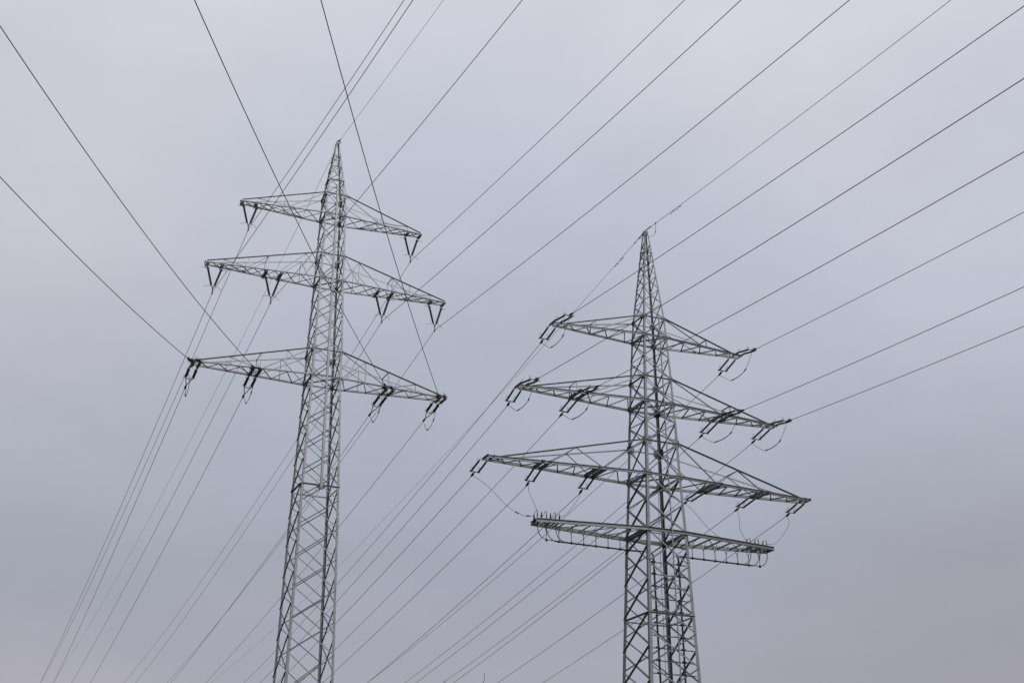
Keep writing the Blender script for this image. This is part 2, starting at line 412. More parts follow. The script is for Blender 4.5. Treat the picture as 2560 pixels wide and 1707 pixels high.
# ---- pylon on the right
B = Tower(MBm, STEEL, [(0, 2.40), (17.67, 1.75), (26.64, 1.432), (30.6, 1.27), (33.04, 1.2), (35.99, 1.095), (37.89, 1.03), (41.11, .882), (42.63, .80), (49.95, .11)],
          [(0, .25), (26, .21), (33, .18), (41, .145), (49.9, .09)])
tag(B.root, 'grey steel lattice pylon on the right, with a cable platform below its three crossarms', 'pylon', 'steel lattice pylons')
B.build_legs([25.2, 34.0])
fz = [1.0, 4.2, 7.2, 10.0, 12.7, 15.3, 17.67, 19.87, 22.19, 24.41, 26.64, 28.7, 30.6]
for a, b in zip(fz, fz[1:]):
    for f in (0, 2): B.xbrace(f, a, b, .10)
sz = [1.0, 2.6, 5.7, 8.6, 11.4, 14.0, 16.6, 18.82, 21.04, 23.24, 25.48, 26.64, 28.7, 30.6]
for a, b in zip(sz, sz[1:]):
    for f in (1, 3): B.xbrace(f, a, b, .10)
for a, b in ((30.6, 33.04), (35.99, 37.89), (41.11, 42.63)):
    for f in range(4): B.xbrace(f, a, b, .075)
for seg, s_ in (((33.04, 34.55, 35.99), .075), ((37.89, 39.5, 41.11), .062), ((42.63, 43.9, 45.1, 46.2, 47.2, 48.1, 48.9), .05)):
    for a, b in zip(seg, seg[1:]):
        for f in range(4): B.xbrace(f, a, b, s_, off=.02 if s_ < .07 else .03)
B.ring(48.1, .06, off=.03); B.ring(21.04, .11); B.ring(33.04, .10); B.ring(37.89, .09); B.ring(42.63, .08); B.ring(12.7, .11)
for z in (30.6, 35.99, 41.11): through(B, z, .17 if z < 40 else .15); B.plan(z + .05, .1)
for z, s_ in ((30.6, .5), (33.04, .6), (35.99, .45), (37.89, .4), (41.11, .34), (42.63, .34)): B.gussets(z, s_, s_ * 1.15)
for sx in (-1, 1):
    for sy in (-1, 1):      # heavy bolted gussets inside the leg corners at the lower arm
        pass
m = MB(); m.box((0, 0, 49.82), (1, 0, 0), (0, 1, 0), (0, 0, 1), .27, .27, .32); m.obj('peak_box', STEEL, B.root)
for sx in (-1, 1):
    a1, b1, t1 = crossarm(B, sx, 41.11, 42.63, 7.6, .16, [(1, [1.51, 2.37, 2.99, 3.83, 4.4, 5.18, 5.75, 6.4, 6.9]), (1, [1.5, .9])], 'U', .15, .085, .065, [4.45], [(0, 4.2)], frames=(4.45,), tip=.9, tiprise=.1)
    hanger_beams(B, a1, (7.08, 7.6), 41.13, -.52, .55, .13, sx)
    a2, b2, t2 = crossarm(B, sx, 35.99, 37.89, 10.2, .18, [(1, [1.2, 2.41, 3.0, 3.79, 4.3, 5.35, 5.84, 6.51, 7.21, 7.79, 8.47, 9.05, 9.6])], 'U', .17, .09, .07, [6.08], [(0, 5.2)], frames=(6.08,), tip=.9, tiprise=.1)
    hanger_beams(B, a2, (9.68, 10.2), 36.0, -.55, .6, .14, sx)
    hanger_beams(B, a2, (5.3, 5.42, 5.86, 5.98), 35.98, -.95, .95, .15, sx)
    a3, b3, t3 = crossarm(B, sx, 30.6, 33.04, 12.48, .28, [(1, [2.05, 3.45, 4.08, 5.21, 5.7, 6.44, 6.9, 7.67, 8.34, 8.92, 9.72, 10.31, 11.02, 11.54, 12.0]), (1, [2.0, 1.3])], 'U', .19, .10, .075, [], [(6.3, 8.35), (6.3, 4.4), (0, 4.4)], frames=(6.3,), tip=.9, tiprise=.1)
    hanger_beams(B, a3, (12.05, 12.48), 30.58, -.45, .65, .15, sx)
    hanger_beams(B, a3, (8.12, 8.24, 8.62, 8.74), 30.56, -.85, .92, .15, sx)
    hanger_beams(B, a3, (4.08, 4.2, 4.62, 4.74), 30.56, -1.15, 1.2, .17, sx)
    # cable platform beam
    zp = 26.64; wb = B.w(zp); Lp_ = 9.08; tw = .42; m = MB()
    bp = lambda sy, x: V((sx * x, sy * (wb + (tw - wb) * (x - wb) / (Lp_ - wb)) + SH * sx * (x - wb), zp))
    for sy in (-1, 1):
        m.bar(bp(sy, wb) + V((0, sy * .004, -.13)), bp(sy, Lp_) + V((0, sy * .004, -.13)), Up(.26, .12, .018), (0, 0, 1), (0, sy, 0))
    plat = m.obj('platform_beam', STEEL, B.root)
    xs = [2.67 + .89 * i for i in range(7)]
    for x in xs:
        MB().bar(bp(-1, x) + V((0, .01, -.10)), bp(1, x) + V((0, -.01, -.10)), Lp(.09), (0, 0, 1), (sx, 0, 0)).obj('lacing_bar', STEEL, plat)
    for a, b in ((1.5, 3.26), (3.26, 5.1), (5.1, 6.9), (6.9, 8.9)):
        s0 = 1
        MB().bar(bp(-1, a) - V((0, 0, .03)), bp(1, b) - V((0, 0, .03)), Lp(.06), (0, 0, 1), (sx, 0, 0)).obj('diagonal_strut', STEEL, plat)
    for dx in (7.3, 7.58, 7.95, 8.26, 8.62, 8.92):
        MB().bar(bp(-1, dx) + V((0, .02, .0)), bp(1, dx) + V((0, -.02, .0)), Up(.09, .05), (0, 0, 1), (sx, 0, 0)).obj('mounting_rail', STEEL2, plat)
    MB().bar(bp(-1, Lp_ - .04) - V((0, 0, .1)), bp(1, Lp_ - .04) - V((0, 0, .1)), Up(.2, .08), (0, 0, 1), (sx, 0, 0)).obj('end_member', STEEL, plat)
    for x in [2.8 + .91 * i for i in range(7)]:
        # forked hanger with saddle for the cables
        h = MB()
        h.tube([(sx * x, 0, 25.46), (sx * x, 0, 26.0), (sx * x, .3, 26.55)], .026, 6)
        h.tube([(sx * x, 0, 26.0), (sx * x, -.3, 26.55)], .022, 6)
        h.obj('cable_hanger', STEEL2, plat)
        h = MB(); h.tube([(sx * x - .05, 0, 25.44), (sx * x + .05, 0, 25.44)], .085, 10); h.obj('cable_saddle', CABLE, plat)
through(B, 26.64, .26, 'U')
MB().bar((-1.43, -1.1, 26.5), (1.43, -1.1, 26.5), Lp(.08), (0, 0, 1)).obj('horizontal_brace', STEEL, B.root)
for sx in (-1, 1):      # heavy knee members under the platform
    MB().bar((sx * 1.6, -1.30, 26.46), (sx * 1.6, 1.30, 26.46), Up(.2, .1), (0, 0, 1), (sx, 0, 0)).obj('platform_bearer', STEEL, B.root)
# climbing pole
zz = [2.5, 17.67, 26.64, 30.6, 33.04, 35.99, 37.89, 41.11, 42.75]
m = MB(); m.loft([[V((.25 + x * .035, -B.w(z) - .16 - y, z)) for x, y in ((-1, 0), (1, 0), (1, .06), (-1, .06))] for z in zz])
pole = m.obj('climbing_pole', STEEL, B.root)
pegs(pole, [(.25 + (.03 if i % 2 else -.03), -B.w(42.5 - i * .41) - .19, 42.5 - i * .41, 0 if i % 2 else math.pi) for i in range(94)])
# cable rack down the front face
rack = [24.53 - .815 * i for i in range(29)]
for i, z in enumerate(rack):
    w = B.w(z); y = -w + .49
    MB().bar((-w + .27, y, z), (w - .0, y, z), Lp(.06), (0, 0, -1), (0, -1, 0)).obj('cable_rack_rung', STEEL2, B.root)
    for sx in (-1, 1):
        MB().box((sx * .96, y - .07, z + .02), (1, 0, 0), (0, 1, 0), (0, 0, 1), .26, .16, .07).obj('cable_clamp', DARK, B.root)

# ------------------------------------------------------------------ insulators
def rod_profile(p, q, core, shed, n):
    p, q = V(p), V(q); L = (q - p).length; pts = []; rs = []
    for e, r in ((0, .03), (.03, .035), (.04, core * 1.1), (.10, core * 1.1), (.101, core)): pts.append(e); rs.append(r)
    a, b = .12, L - .12
    for i in range(n):
        c0 = a + (b - a) * i / n; st = (b - a) / n
        for f, r in ((.15, core), (.5, shed), (.62, shed), (.9, core)): pts.append(c0 + st * f); rs.append(r)
    for e, r in ((L - .101, core), (L - .10, core * 1.1), (L - .04, core * 1.1), (L - .03, .035), (L, .03)): pts.append(e); rs.append(r)
    d = (q - p).normalized()
    return [p + d * t for t in pts], rs
def horn(o, d, s, r=.009):   # curved arcing horn from o out along d, bending towards s
    o, d, s = V(o), V(d), V(s)
    return [o, o + d * .10 + s * .01, o + d * .17 + s * .08, o + d * .19 + s * .2, o + d * .17 + s * .3]

def make_vset():
    t = empty('insulator_set')
    for sx in (-1, 1):
        top, bot = (sx * .52, 0, 2.08), (sx * .12, 0, .62)
        P, r = rod_profile(top, bot, .072, .084, 30)
        rod = MB().tube(P, r, 10).obj('insulator_rod', ROD, t, True)
        MB().tube([(sx * .55, 0, 2.34), (sx * .535, 0, 2.2), top], .028, 8).obj('link', SILVER, t, True)
        h = MB(); h.tube([(sx * .52, 0, 2.1), (sx * .6, 0, 2.04), (sx * .7, 0, 2.0), (sx * .95, 0, 2.0)], .014, 6)
        c = V((sx * .5, 0, 1.98)); h.tube([c + V((.12 * math.cos(a), .12 * math.sin(a), 0)) for a in [i * math.pi / 6 for i in range(13)]], .012, 6)
        h.tube([(sx * .5, 0, 2.1), (sx * .62, 0, 1.98)], .01, 6)
        h.obj('arcing_horn', SILVER, rod)
        h = MB(); h.tube([(sx * .12, 0, .6), (sx * .3, 0, .56), (sx * .42, 0, .55), (sx * .66, 0, .44 if sx < 0 else .3)], .014, 6)
        h.obj('arcing_horn', SILVER, rod)
    y = MB(); y.loft([[V((x, yy, z)) for x, z in ((-.14, .66), (-.08, .66), (0, .5), (.08, .66), (.14, .66), (.035, .3), (-.035, .3))] for yy in (-.015, .015)]); y.obj('yoke_plate', DULL, t)
    c = MB(); c.tube([(0, 0, .34), (0, 0, .05)], .022, 8); c.tube([(0, 0, .26), (0, 0, .2)], .04, 8)
    c.tube([(0, -.24, .02), (0, -.12, 0), (0, 0, -.01), (0, .12, 0), (0, .24, .02)], [.02, .035, .06, .035, .02], 8); c.obj('suspension_clamp', DARK, t, True)
    return t
def make_tset():     # long twin rod tension set, from (0,0,0) along +y to the clamp end at y=2.55
    t = empty('insulator_set')
    for sx in (-1, 1):
        x = sx * .27
        MB().tube([(x, -.12, 0), (x, .18, 0)], .03, 8).obj('link', SILVER, t, True)
        P, r = rod_profile((x, .16, 0), (x, 1.72, 0), .052, .068, 24)
        rod = MB().tube(P, r, 10).obj('insulator_rod', ROD, t, True)
        for path in (((x, .2, 0), (x, .22, .1), (x, .3, .2), (x, .42, .24)), ((x, 1.72, 0), (x, 1.7, .12), (x, 1.6, .22), (x, 1.46, .27))):
            h = MB(); h.tube([V(path[0]) + V((-.06, 0, 0)), V(path[0]) + V((.06, 0, 0))], .013, 6)
            for s0 in (-.05, .05): h.tube([V(q) + V((s0, 0, 0)) for q in path], .011, 6)
            h.obj('arcing_horn', DARK, rod)
    y = MB(); y.box((0, 1.76, 0), (1, 0, 0), (0, 1, 0), (0, 0, 1), .68, .09, .05); y.tube([(-.34, 1.76, -.02), (-.34, 1.76, .05)], .06, 8); y.tube([(.34, 1.76, -.02), (.34, 1.76, .05)], .06, 8)
    y.obj('yoke_bar', SILVER, t)
    c = MB(); c.tube([(0, 1.76, 0), (0, 2.0, 0)], .03, 8); c.tube([(0, 1.98, 0), (0, 2.06, 0), (0, 2.35, 0), (0, 2.55, 0)], [.05, .085, .07, .025], 10)
    c.obj('tension_clamp', DARK, t, True)
    return t
def make_sset():     # short fat twin rods with a V link, clamp end at y=2.7
    t = empty('insulator_set')
    for sx in (-1, 1):
        x = sx * .27
        MB().tube([(x, -.15, 0), (x, .25, 0)], .04, 8).obj('link', DARK, t, True)
        P, r = rod_profile((x, .2, 0), (x, 1.25, 0), .08, .10, 15)
        rod = MB().tube(P, r, 12).obj('insulator_rod', ROD, t, True)
        for yy in (.27, 1.2):
            h = MB(); h.tube([V((x, yy, 0)) + V((.17 * math.cos(a), 0, .17 * math.sin(a))) for a in [i * math.pi / 8 for i in range(1, 16)]], .011, 6)
            h.tube([(x - .16, yy, 0), (x + .0, yy, .0)], .011, 6)
            if yy > 1: h.tube([(x, yy, .16), (x, yy + .05, .22), (x, 1.13, .34)], .011, 6)
            h.obj('arcing_horn', DARK, rod)
        MB().tube([(x, 1.24, 0), (sx * .03, 2.1, -.03)], .032, 8).obj('yoke_link', DARK, t)
    MB().tube([(-.22, 1.4, 0), (.22, 1.4, 0)], .028, 8).obj('spreader_bar', DARK, t)
    c = MB(); c.tube([(0, 2.08, -.03), (0, 2.3, 0)], .035, 8); c.tube([(0, 2.26, 0), (0, 2.36, 0), (0, 2.6, 0), (0, 2.7, 0)], [.04, .08, .07, .025], 10); c.obj('tension_clamp', DARK, t, True)
    return t
used = {}
def place(kind, mw, label, group):
    mk = {'v': make_vset, 't': make_tset, 's': make_sset}[kind]
    if kind not in used: used[kind] = o = mk()
    else: o = copy_tree(used[kind])
    o.matrix_world = mw
    tag(o, label, 'insulator', group)
    return o
def aim(T4, a, e, length):
    a, e = V(a), V(e); d = e - a; L = d.length; y = d.normalized(); x = y.cross(V((0, 0, 1))).normalized(); z = x.cross(y)
    R = Matrix((x, y, z)).transposed().to_4x4(); R.translation = a
    return T4 @ R @ Matrix.Diagonal((1, L / length, 1, 1))

# ------------------------------------------------------------------ wires: fitted sagging curves  (P0, heading, slope, sag, direction)
W = {
'A_e_away':((0.0, -0.121, 59.933),0.0256,-0.0833,0.000246,1),
'A_1L_away':((-6.555, 0.0, 50.809),0.0242,-0.0902,0.000249,1),
'A_2L_away':((-8.775, 0.0, 45.104),0.0211,-0.0985,0.000233,1),
'A_2l_away':((-4.381, 0.0, 45.127),0.0226,-0.0969,0.000244,1),
'A_1R_away':((6.534, 0.0, 50.811),0.0254,-0.1017,0.000293,1),
'A_2r_away':((4.389, 0.0, 45.17),0.0256,-0.1006,0.000274,1),
'A_2R_away':((8.761, 0.0, 45.224),0.0273,-0.1023,0.000291,1),
'A_3L_away':((-9.501, 3.3, 38.574),0.0233,-0.1063,0.000252,1),
'A_3l_away':((-5.179, 3.3, 38.523),0.0230,-0.1079,0.000247,1),
'A_3r_away':((4.717, 3.3, 38.575),0.0248,-0.1032,0.000266,1),
'A_3R_away':((9.206, 3.3, 38.798),0.0262,-0.1028,0.000290,1),
'A_e_near':((0.0, -0.867, 60.038),0.0076,-0.1036,0.000429,-1),
'A_1L_near':((-6.562, 0.0, 50.895),0.0068,-0.1045,0.000440,-1),
'A_2L_near':((-8.785, 0.0, 45.206),0.0089,-0.0985,0.000410,-1),
'A_2l_near':((-4.389, 0.0, 45.231),0.0065,-0.1112,0.000446,-1),
'A_1R_near':((6.532, 0.0, 50.89),0.0071,-0.1127,0.000445,-1),
'A_2r_near':((4.386, 0.0, 45.245),0.0084,-0.1102,0.000410,-1),
'A_2R_near':((8.759, 0.0, 45.279),0.0085,-0.1096,0.000400,-1),
'A_3L_near':((-10.526, -2.8, 38.578),-0.4556,-0.1660,0.001175,-1),
'A_3l_near':((-5.927, -2.8, 38.784),-0.4439,-0.1552,0.001253,-1),
'A_3r_near':((3.951, -2.8, 38.972),-0.4613,-0.1483,0.001140,-1),
'A_3R_near':((8.231, -2.8, 38.793),-0.4610,-0.0797,0.001147,-1),
'B_e_near':((0.0, -0.005, 50.054),-0.0135,-0.0888,0.000397,-1),
'B_1L_near':((-7.472, -2.8, 40.753),-0.0138,-0.1093,0.000429,-1),
'B_2L_near':((-10.081, -2.8, 35.533),-0.0136,-0.1086,0.000411,-1),
'B_2l_near':((-5.597, -2.8, 35.738),-0.0138,-0.1091,0.000422,-1),
'B_1R_near':((7.312, -2.8, 40.732),-0.0130,-0.0912,0.000373,-1),
'B_2r_near':((5.935, -2.8, 35.811),-0.0136,-0.0965,0.000407,-1),
'B_2R_near':((9.896, -2.8, 35.673),-0.0136,-0.0968,0.000407,-1),
'B_e_away':((0.0, 0.12, 50.012),0.0433,-0.0866,0.000279,1),
'B_1L_away':((-7.346, 2.9, 40.664),0.0487,-0.1111,0.000337,1),
'B_2L_away':((-9.916, 2.9, 35.472),0.0470,-0.1096,0.000317,1),
'B_2l_away':((-5.873, 2.9, 35.288),0.0479,-0.1122,0.000329,1),
'B_3L_away':((-12.519, 2.9, 30.009),0.0470,-0.1020,0.000315,1),
'B_3m_away':((-8.442, 2.9, 29.858),0.0443,-0.1034,0.000246,1),
'B_3l_away':((-4.382, 2.9, 29.843),0.0484,-0.1094,0.000341,1),
'B_1R_away':((7.582, 2.9, 40.695),0.0485,-0.1191,0.000341,1),
'B_2r_away':((5.583, 2.9, 35.404),0.0491,-0.1184,0.000356,1),
'B_f_away':((1.173, 2.6, 30.532),0.0469,-0.1089,0.000304,1),
'B_2R_away':((10.143, 2.9, 35.638),0.0483,-0.1184,0.000341,1),
'B_3r_away':((3.87, 2.9, 30.112),0.0496,-0.1174,0.000369,1),
'B_3q_away':((8.274, 2.9, 30.155),0.0480,-0.1171,0.000331,1),
'B_3R_away':((12.776, 2.9, 30.324),0.0490,-0.1213,0.000361,1),
}
def wire_pts(T4, key, Tmax):
    P0, th, s, c, sg = W[key]; n = 70; o = []
    for i in range(n + 1):
        t = Tmax * (i / n) ** 1.5
        o.append(T4 @ V((P0[0] + math.sin(th) * t, P0[1] + sg * math.cos(th) * t, P0[2] + s * t + c * t * t)))
    return o
def wire_obj(name, pts, r, label, group, cat='power line', mat=None):
    o0 = pts[0].copy(); m = MB(); m.tube([p - o0 for p in pts], r, 6)
    o = m.obj(name, mat or WIRE, None, True); o.location = o0
    return tag(o, label, cat, group)
ARM = {'1': 'top', '2': 'middle', '3': 'lowest'}
def where(k):
    s = k[3]; n = k[2]
    return {'L': 'outer left', 'l': 'inner left', 'R': 'outer right', 'r': 'inner right', 'm': 'middle left', 'q': 'middle right'}[s], ARM[n]
def where_(k):
    a, b = where(k)
    if k[2] == '1': a = a.replace('outer ', '')
    return a, b
RW = .0195
for k in W:
    T4 = MA if k[0] == 'A' else MBm; pyl = 'left' if k[0] == 'A' else 'right'
    near = k.endswith('near')
    if '_e_' in k or '_f_' in k: continue
    a, b = where_(k)
    if k[0] == 'A' and k[2] in '12':
        if near: continue
        p1 = wire_pts(T4, k, 330); p2 = wire_pts(T4, k.replace('away', 'near'), 200)
        P0 = V(W[k][0])
        place('v', T4 @ Matrix.Translation(P0), 'V-shaped pair of dark rods, %s on left pylon\'s %s crossarm' % (a, b), 'V-shaped insulator sets')
        wire_obj('conductor', p2[::-1] + p1[1:], RW, 'power line through the V-shaped insulators, %s on left pylon\'s %s crossarm' % (a, b), 'conductors over both spans')
    elif k[0] == 'A':
        E_ = V(W[k][0])
        xc = {'L': -9.42, 'l': -5.08, 'r': 5.0, 'R': 9.22}[k[3]]
        At = V((xc, -.55 + SH * xc, 39.46)) if near else V((xc, .62 + SH * xc, 39.40))
        place('s', aim(T4, At, E_, 2.7), ('short thick rods facing the camera, %s on left pylon\'s lowest crossarm' if near else 'short thick rods hanging below, %s on left pylon\'s lowest crossarm') % a, 'short tension insulator sets')
        wire_obj('conductor', wire_pts(T4, k, 130 if near else 330), .0225 if near else RW,
                 ('thick near line coming down to the %s of left pylon\'s lowest crossarm' if near else 'line running to lower left from the %s of left pylon\'s lowest crossarm') % a,
                 'conductors of the lowest left crossarm')
    else:
        E_ = V(W[k][0]); n = k[2]
        zc = {'1': 41.18, '2': 36.06, '3': 30.64}[n]
        xc = {'1': 7.35, '2': {'L': 9.96, 'R': 9.96}.get(k[3], 5.64), '3': {'L': 12.4, 'R': 12.4, 'm': 8.43, 'q': 8.43}.get(k[3], 4.41)}[n]
        if k[3] in 'Llm': xc = -xc
        At = V((xc, -.42 + SH * xc, zc)) if near else V((xc, .62 + SH * xc, zc))
        dirn = 'upper' if near else 'lower'
        place('t', aim(T4, At, E_, 2.55), 'dark twin rods on the %s side, %s on right pylon\'s %s crossarm' % (dirn, a, b), 'long tension insulator sets')
        wire_obj('conductor', wire_pts(T4, k, 200 if near else 330), RW,
                 'line %s the %s of right pylon\'s %s crossarm' % ('climbing to the upper right from' if near else 'descending to the lower left from', a, b),
                 'conductors of the right pylon')
# earth wires
p = wire_pts(MA, 'A_e_near', 200); q = wire_pts(MA, 'A_e_away', 330)
wire_obj('earth_wire', p[::-1] + q[1:], .014, 'thin earth wire over the peak of the left pylon', 'earth wires', 'earth wire')
wire_obj('earth_wire', wire_pts(MBm, 'B_e_near', 200), .016, 'thin earth wire from the right pylon\'s peak to the upper right', 'earth wires', 'earth wire')
wire_obj('earth_wire', wire_pts(MBm, 'B_e_away', 330), .013, 'thin earth wire from the right pylon\'s peak to the lower left', 'earth wires', 'earth wire')
wire_obj('fibre_cable', wire_pts(MBm, 'B_f_away', 330), .018, 'cable descending to the lower left from the right pylon\'s body at its lowest crossarm', None, 'cable')

# ---- peak fittings
t = empty('earth_wire_clamp', MA @ Matrix.Translation((.06, 0, 60.05)))
tag(t, 'dark coiled ring clamp on the peak of the left pylon', 'clamp')
m = MB()
for dy in (-.03, .03): m.tube([V((.02 + .15 * math.cos(a), dy, .17 + .15 * math.sin(a))) for a in [i * math.pi / 10 for i in range(21)]], .022, 8, False)
m.obj('coil', DARK, t, True)
m = MB(); m.tube([(0, 0, -.03), (-.05, 0, .25), (.03, -.2, .3)], .03, 8); m.tube([(0.06, -.55, .22), (.04, -.3, .25), (0, -.1, .2)], [.02, .045, .03], 8); m.obj('clamp_body', DARK, t, True)
m = MB(); m.tube(smooth_pts([(-.1, .1, .05), (-.25, .15, -.1), (-.3, .2, -.35), (-.2, .12, -.55)]), .012, 6); m.obj('bonding_lead', WIRE, t, True)
def dir_of(k):
    P0, th, s, c, sg = W[k]; return V((math.sin(th), sg * math.cos(th), s)).normalized()
for k, lab in (('B_e_near', 'upper right'), ('B_e_away', 'lower left')):
    d = dir_of(k); P0 = V(W[k][0]); t = empty('earth_wire_clamp', MBm @ Matrix.Translation(P0))
    tag(t, 'dark end clamp with hanging lead on the %s side of the right pylon\'s peak' % lab, 'clamp', 'end clamps on the right peak')
    m = MB(); m.tube([d * .05, d * .1, d * .95, d * 1.0], [.02, .04, .04, .02], 8); m.obj('clamp_body', DARK, t, True)
    m = MB(); m.tube([d * 1.5, d * 1.55, d * 1.65, d * 1.7], [.02, .05, .05, .02], 8); m.obj('lead_clamp', DARK, t, True)
    m = MB(); m.tube([d * 1.7, d * 4.2], .016, 8); m.obj('armour_rod', WIRE, t, True)
    sg = -1 if 'near' in k else 1
    if sg < 0: path = [d * 1.6, d * 1.55 + V((.03, 0, -.3)), d * 1.45 + V((.04, 0, -.65)), d * 1.1 + V((.05, .0, -.85)), V((.12, -.55, -.72)), V((.12, -.15, -.62))]
    else: path = [d * 1.6, d * 1.2 + V((0, 0, .03)), d * .8 + V((-.05, 0, -.15)), V((-.1, .15, -.4))]
    m = MB(); m.tube(smooth_pts(path), .014, 6)
    if sg < 0: m.tube([d * 1.47 + V((.04, 0, -.6)), d * 1.44 + V((.04, 0, -.72))], .03, 8)
    m.obj('bonding_lead', WIRE, t, True)
    # spiral vibration dampers hanging under the wire
    for j in range(2):
        a0 = (4.15 if sg < 0 else 3.95) + j * .85; P_, th, s, c, sg_ = W[k]
        at = lambda q: V((math.sin(th) * q, sg_ * math.cos(th) * q, s * q + c * q * q))
        dm = empty('vibration_damper', MBm @ Matrix.Translation(P0 + at(a0)))
        tag(dm, 'dumbbell damper %s right pylon\'s peak, on its %s earth wire' % (('nearer to' if j == 0 else 'farther from'), lab), 'damper', 'dampers on the earth wire')
        z0 = at(a0)
        f = lambda q, dz: at(a0 + q) - z0 + V((0, 0, dz))
        m = MB(); m.tube([f(0, 0), f(0, -.12)], .02, 6); m.tube([f(-.24, -.15), f(-.1, -.12), f(.1, -.12), f(.24, -.11)], .01, 6); m.obj('damper_bar', DARK, dm)
        for q, dz in ((-.24, -.15), (.24, -.11)):
            m = MB(); m.tube([f(q - .09, dz), f(q - .07, dz), f(q + .07, dz), f(q + .09, dz)], [.015, .03, .03, .015], 8); m.obj('damper_weight', DARK, dm, True)

# ---- jumper loops between the two sides of each crossarm (right pylon, upper two arms)
def jumper(T4, pts, label, group, weights=(), r=.016, thick=None, n=6):
    P = smooth_pts(pts, n); o0 = V(P[0]); t = MB(); t.tube([p - o0 for p in P], r, 6)
    o = t.obj('jumper_cable', WIRE, None, True); o.matrix_world = T4 @ Matrix.Translation(o0)
    tag(o, label, 'jumper cable', group)
    for w_ in weights:
        i = int(w_ * n); i = min(max(i, 1), len(P) - 2); d = (P[i + 1] - P[i - 1]).normalized()
        m = MB(); c = P[i] - o0; m.tube([c - d * .14, c - d * .11, c + d * .11, c + d * .14], [.02, .045, .045, .02], 8); m.obj('sleeve', DARK, o, True)
    if thick:
        a, b = int(thick[0] * n), int(thick[1] * n); m = MB(); m.tube([p - o0 + V((0.02, 0, .045)) for p in P[a:b + 1]], r * 1.1, 6); m.obj('twin_lead', WIRE, o, True)
    return o
prof = [(2.55, -.50), (2.2, -.75), (1.75, -1.05), (1.15, -1.42), (.85, -1.48), (.11, -1.55), (-.77, -1.46), (-1.21, -1.24), (-1.5, -.98), (-1.95, -.55), (-2.1, -.15)]
for k in ('1L', '1R', '2L', '2l', '2r', '2R'):
    xe, xn = W['B_%s_away' % k][0][0], W['B_%s_near' % k][0][0]; zb = {'1': 41.11, '2': 35.99}[k[0]]
    a, b = where_('B_' + k)
    xm = (xe + xn) / 2
    jumper(MBm, [(xm + (xe - xm) * .9 * (y / 2.6), y, zb + dz) for y, dz in prof], 'cable loop hanging below the %s of right pylon\'s %s crossarm' % (a, b), 'jumper loops of the right pylon', (4, 6.6), .016, (4, 6.6))
# lower arm: leads down to the platform
leads = [
 ('m', 'outer left', [(-12.5, 2.55, 30.02), (-12.1, 2.0, 29.5), (-11.5, 1.6, 28.85), (-10.6, 1.1, 27.75), (-9.8, .55, 27.1), (-9.15, .0, 26.95)], (3.7, 4.5)),
 ('m', 'middle left', [(-8.43, 2.5, 29.88), (-8.62, 2.0, 29.3), (-8.75, 1.2, 28.5), (-8.88, .02, 27.25)], ()),
 ('m', 'inner left', [(-4.42, 2.5, 29.86), (-4.9, 2.1, 29.15), (-5.6, 1.5, 28.4), (-6.5, .8, 27.55), (-7.35, .05, 27.1)], ()),
 ('m', 'outer right', [(12.7, 2.55, 30.32), (12.4, 2.0, 29.5), (11.6, 1.5, 28.65), (10.2, .7, 27.5), (8.98, 0, 27.12)], ()),
 ('m', 'middle right', [(8.3, 2.5, 30.16), (8.17, 2.1, 29.5), (7.6, 1.2, 28.3), (7.32, .1, 27.2)], ()),
 ('m', 'inner right', [(3.95, 2.5, 30.1), (4.15, 2.0, 29.6), (4.4, 1.4, 28.8), (4.8, .8, 27.9), (5.7, .2, 26.95)], ()),
]
for _, a, P, w_ in leads:
    jumper(MBm, P, 'thin lead from the %s of right pylon\'s lowest crossarm down to the platform' % a, 'leads down to the platform', w_, .014)
# left pylon, lowest arm
for k, a in (('l', 'inner left'), ('r', 'inner right'), ('R', 'outer right')):
    x0 = {'l': -5.14, 'r': 4.75, 'R': 9.2}[k]; s_ = .06
    jumper(MA, [(x0, 3.05, 38.62), (x0 + s_, 2.75, 38.15), (x0 + s_, 2.35, 37.82), (x0 + s_ * 2, 1.9, 37.9), (x0 + s_ * 3, 1.3, 38.32), (x0 + s_ * 3, .85, 38.9), (x0 + .05, .3, 39.2), (x0 - .3, -1.2, 39.1), (x0 - .55, -2.3, 38.95)],
           'cable loop hanging below the %s of left pylon\'s lowest crossarm' % a, 'jumper loops of the left pylon', (2, 4), .018, (2, 4))
jumper(MA, [(-9.47, 2.9, 38.62), (-9.47, 2.9, 38.35), (-9.47, 2.88, 37.95), (-9.4, 2.7, 37.92), (-9.45, 1.8, 38.6), (-9.75, .9, 39.1), (-9.85, -.6, 39.15), (-10.3, -2.3, 38.8)],
       'nearly closed cable loop below the outer left of left pylon\'s lowest crossarm', 'jumper loops of the left pylon', (2,), .02)

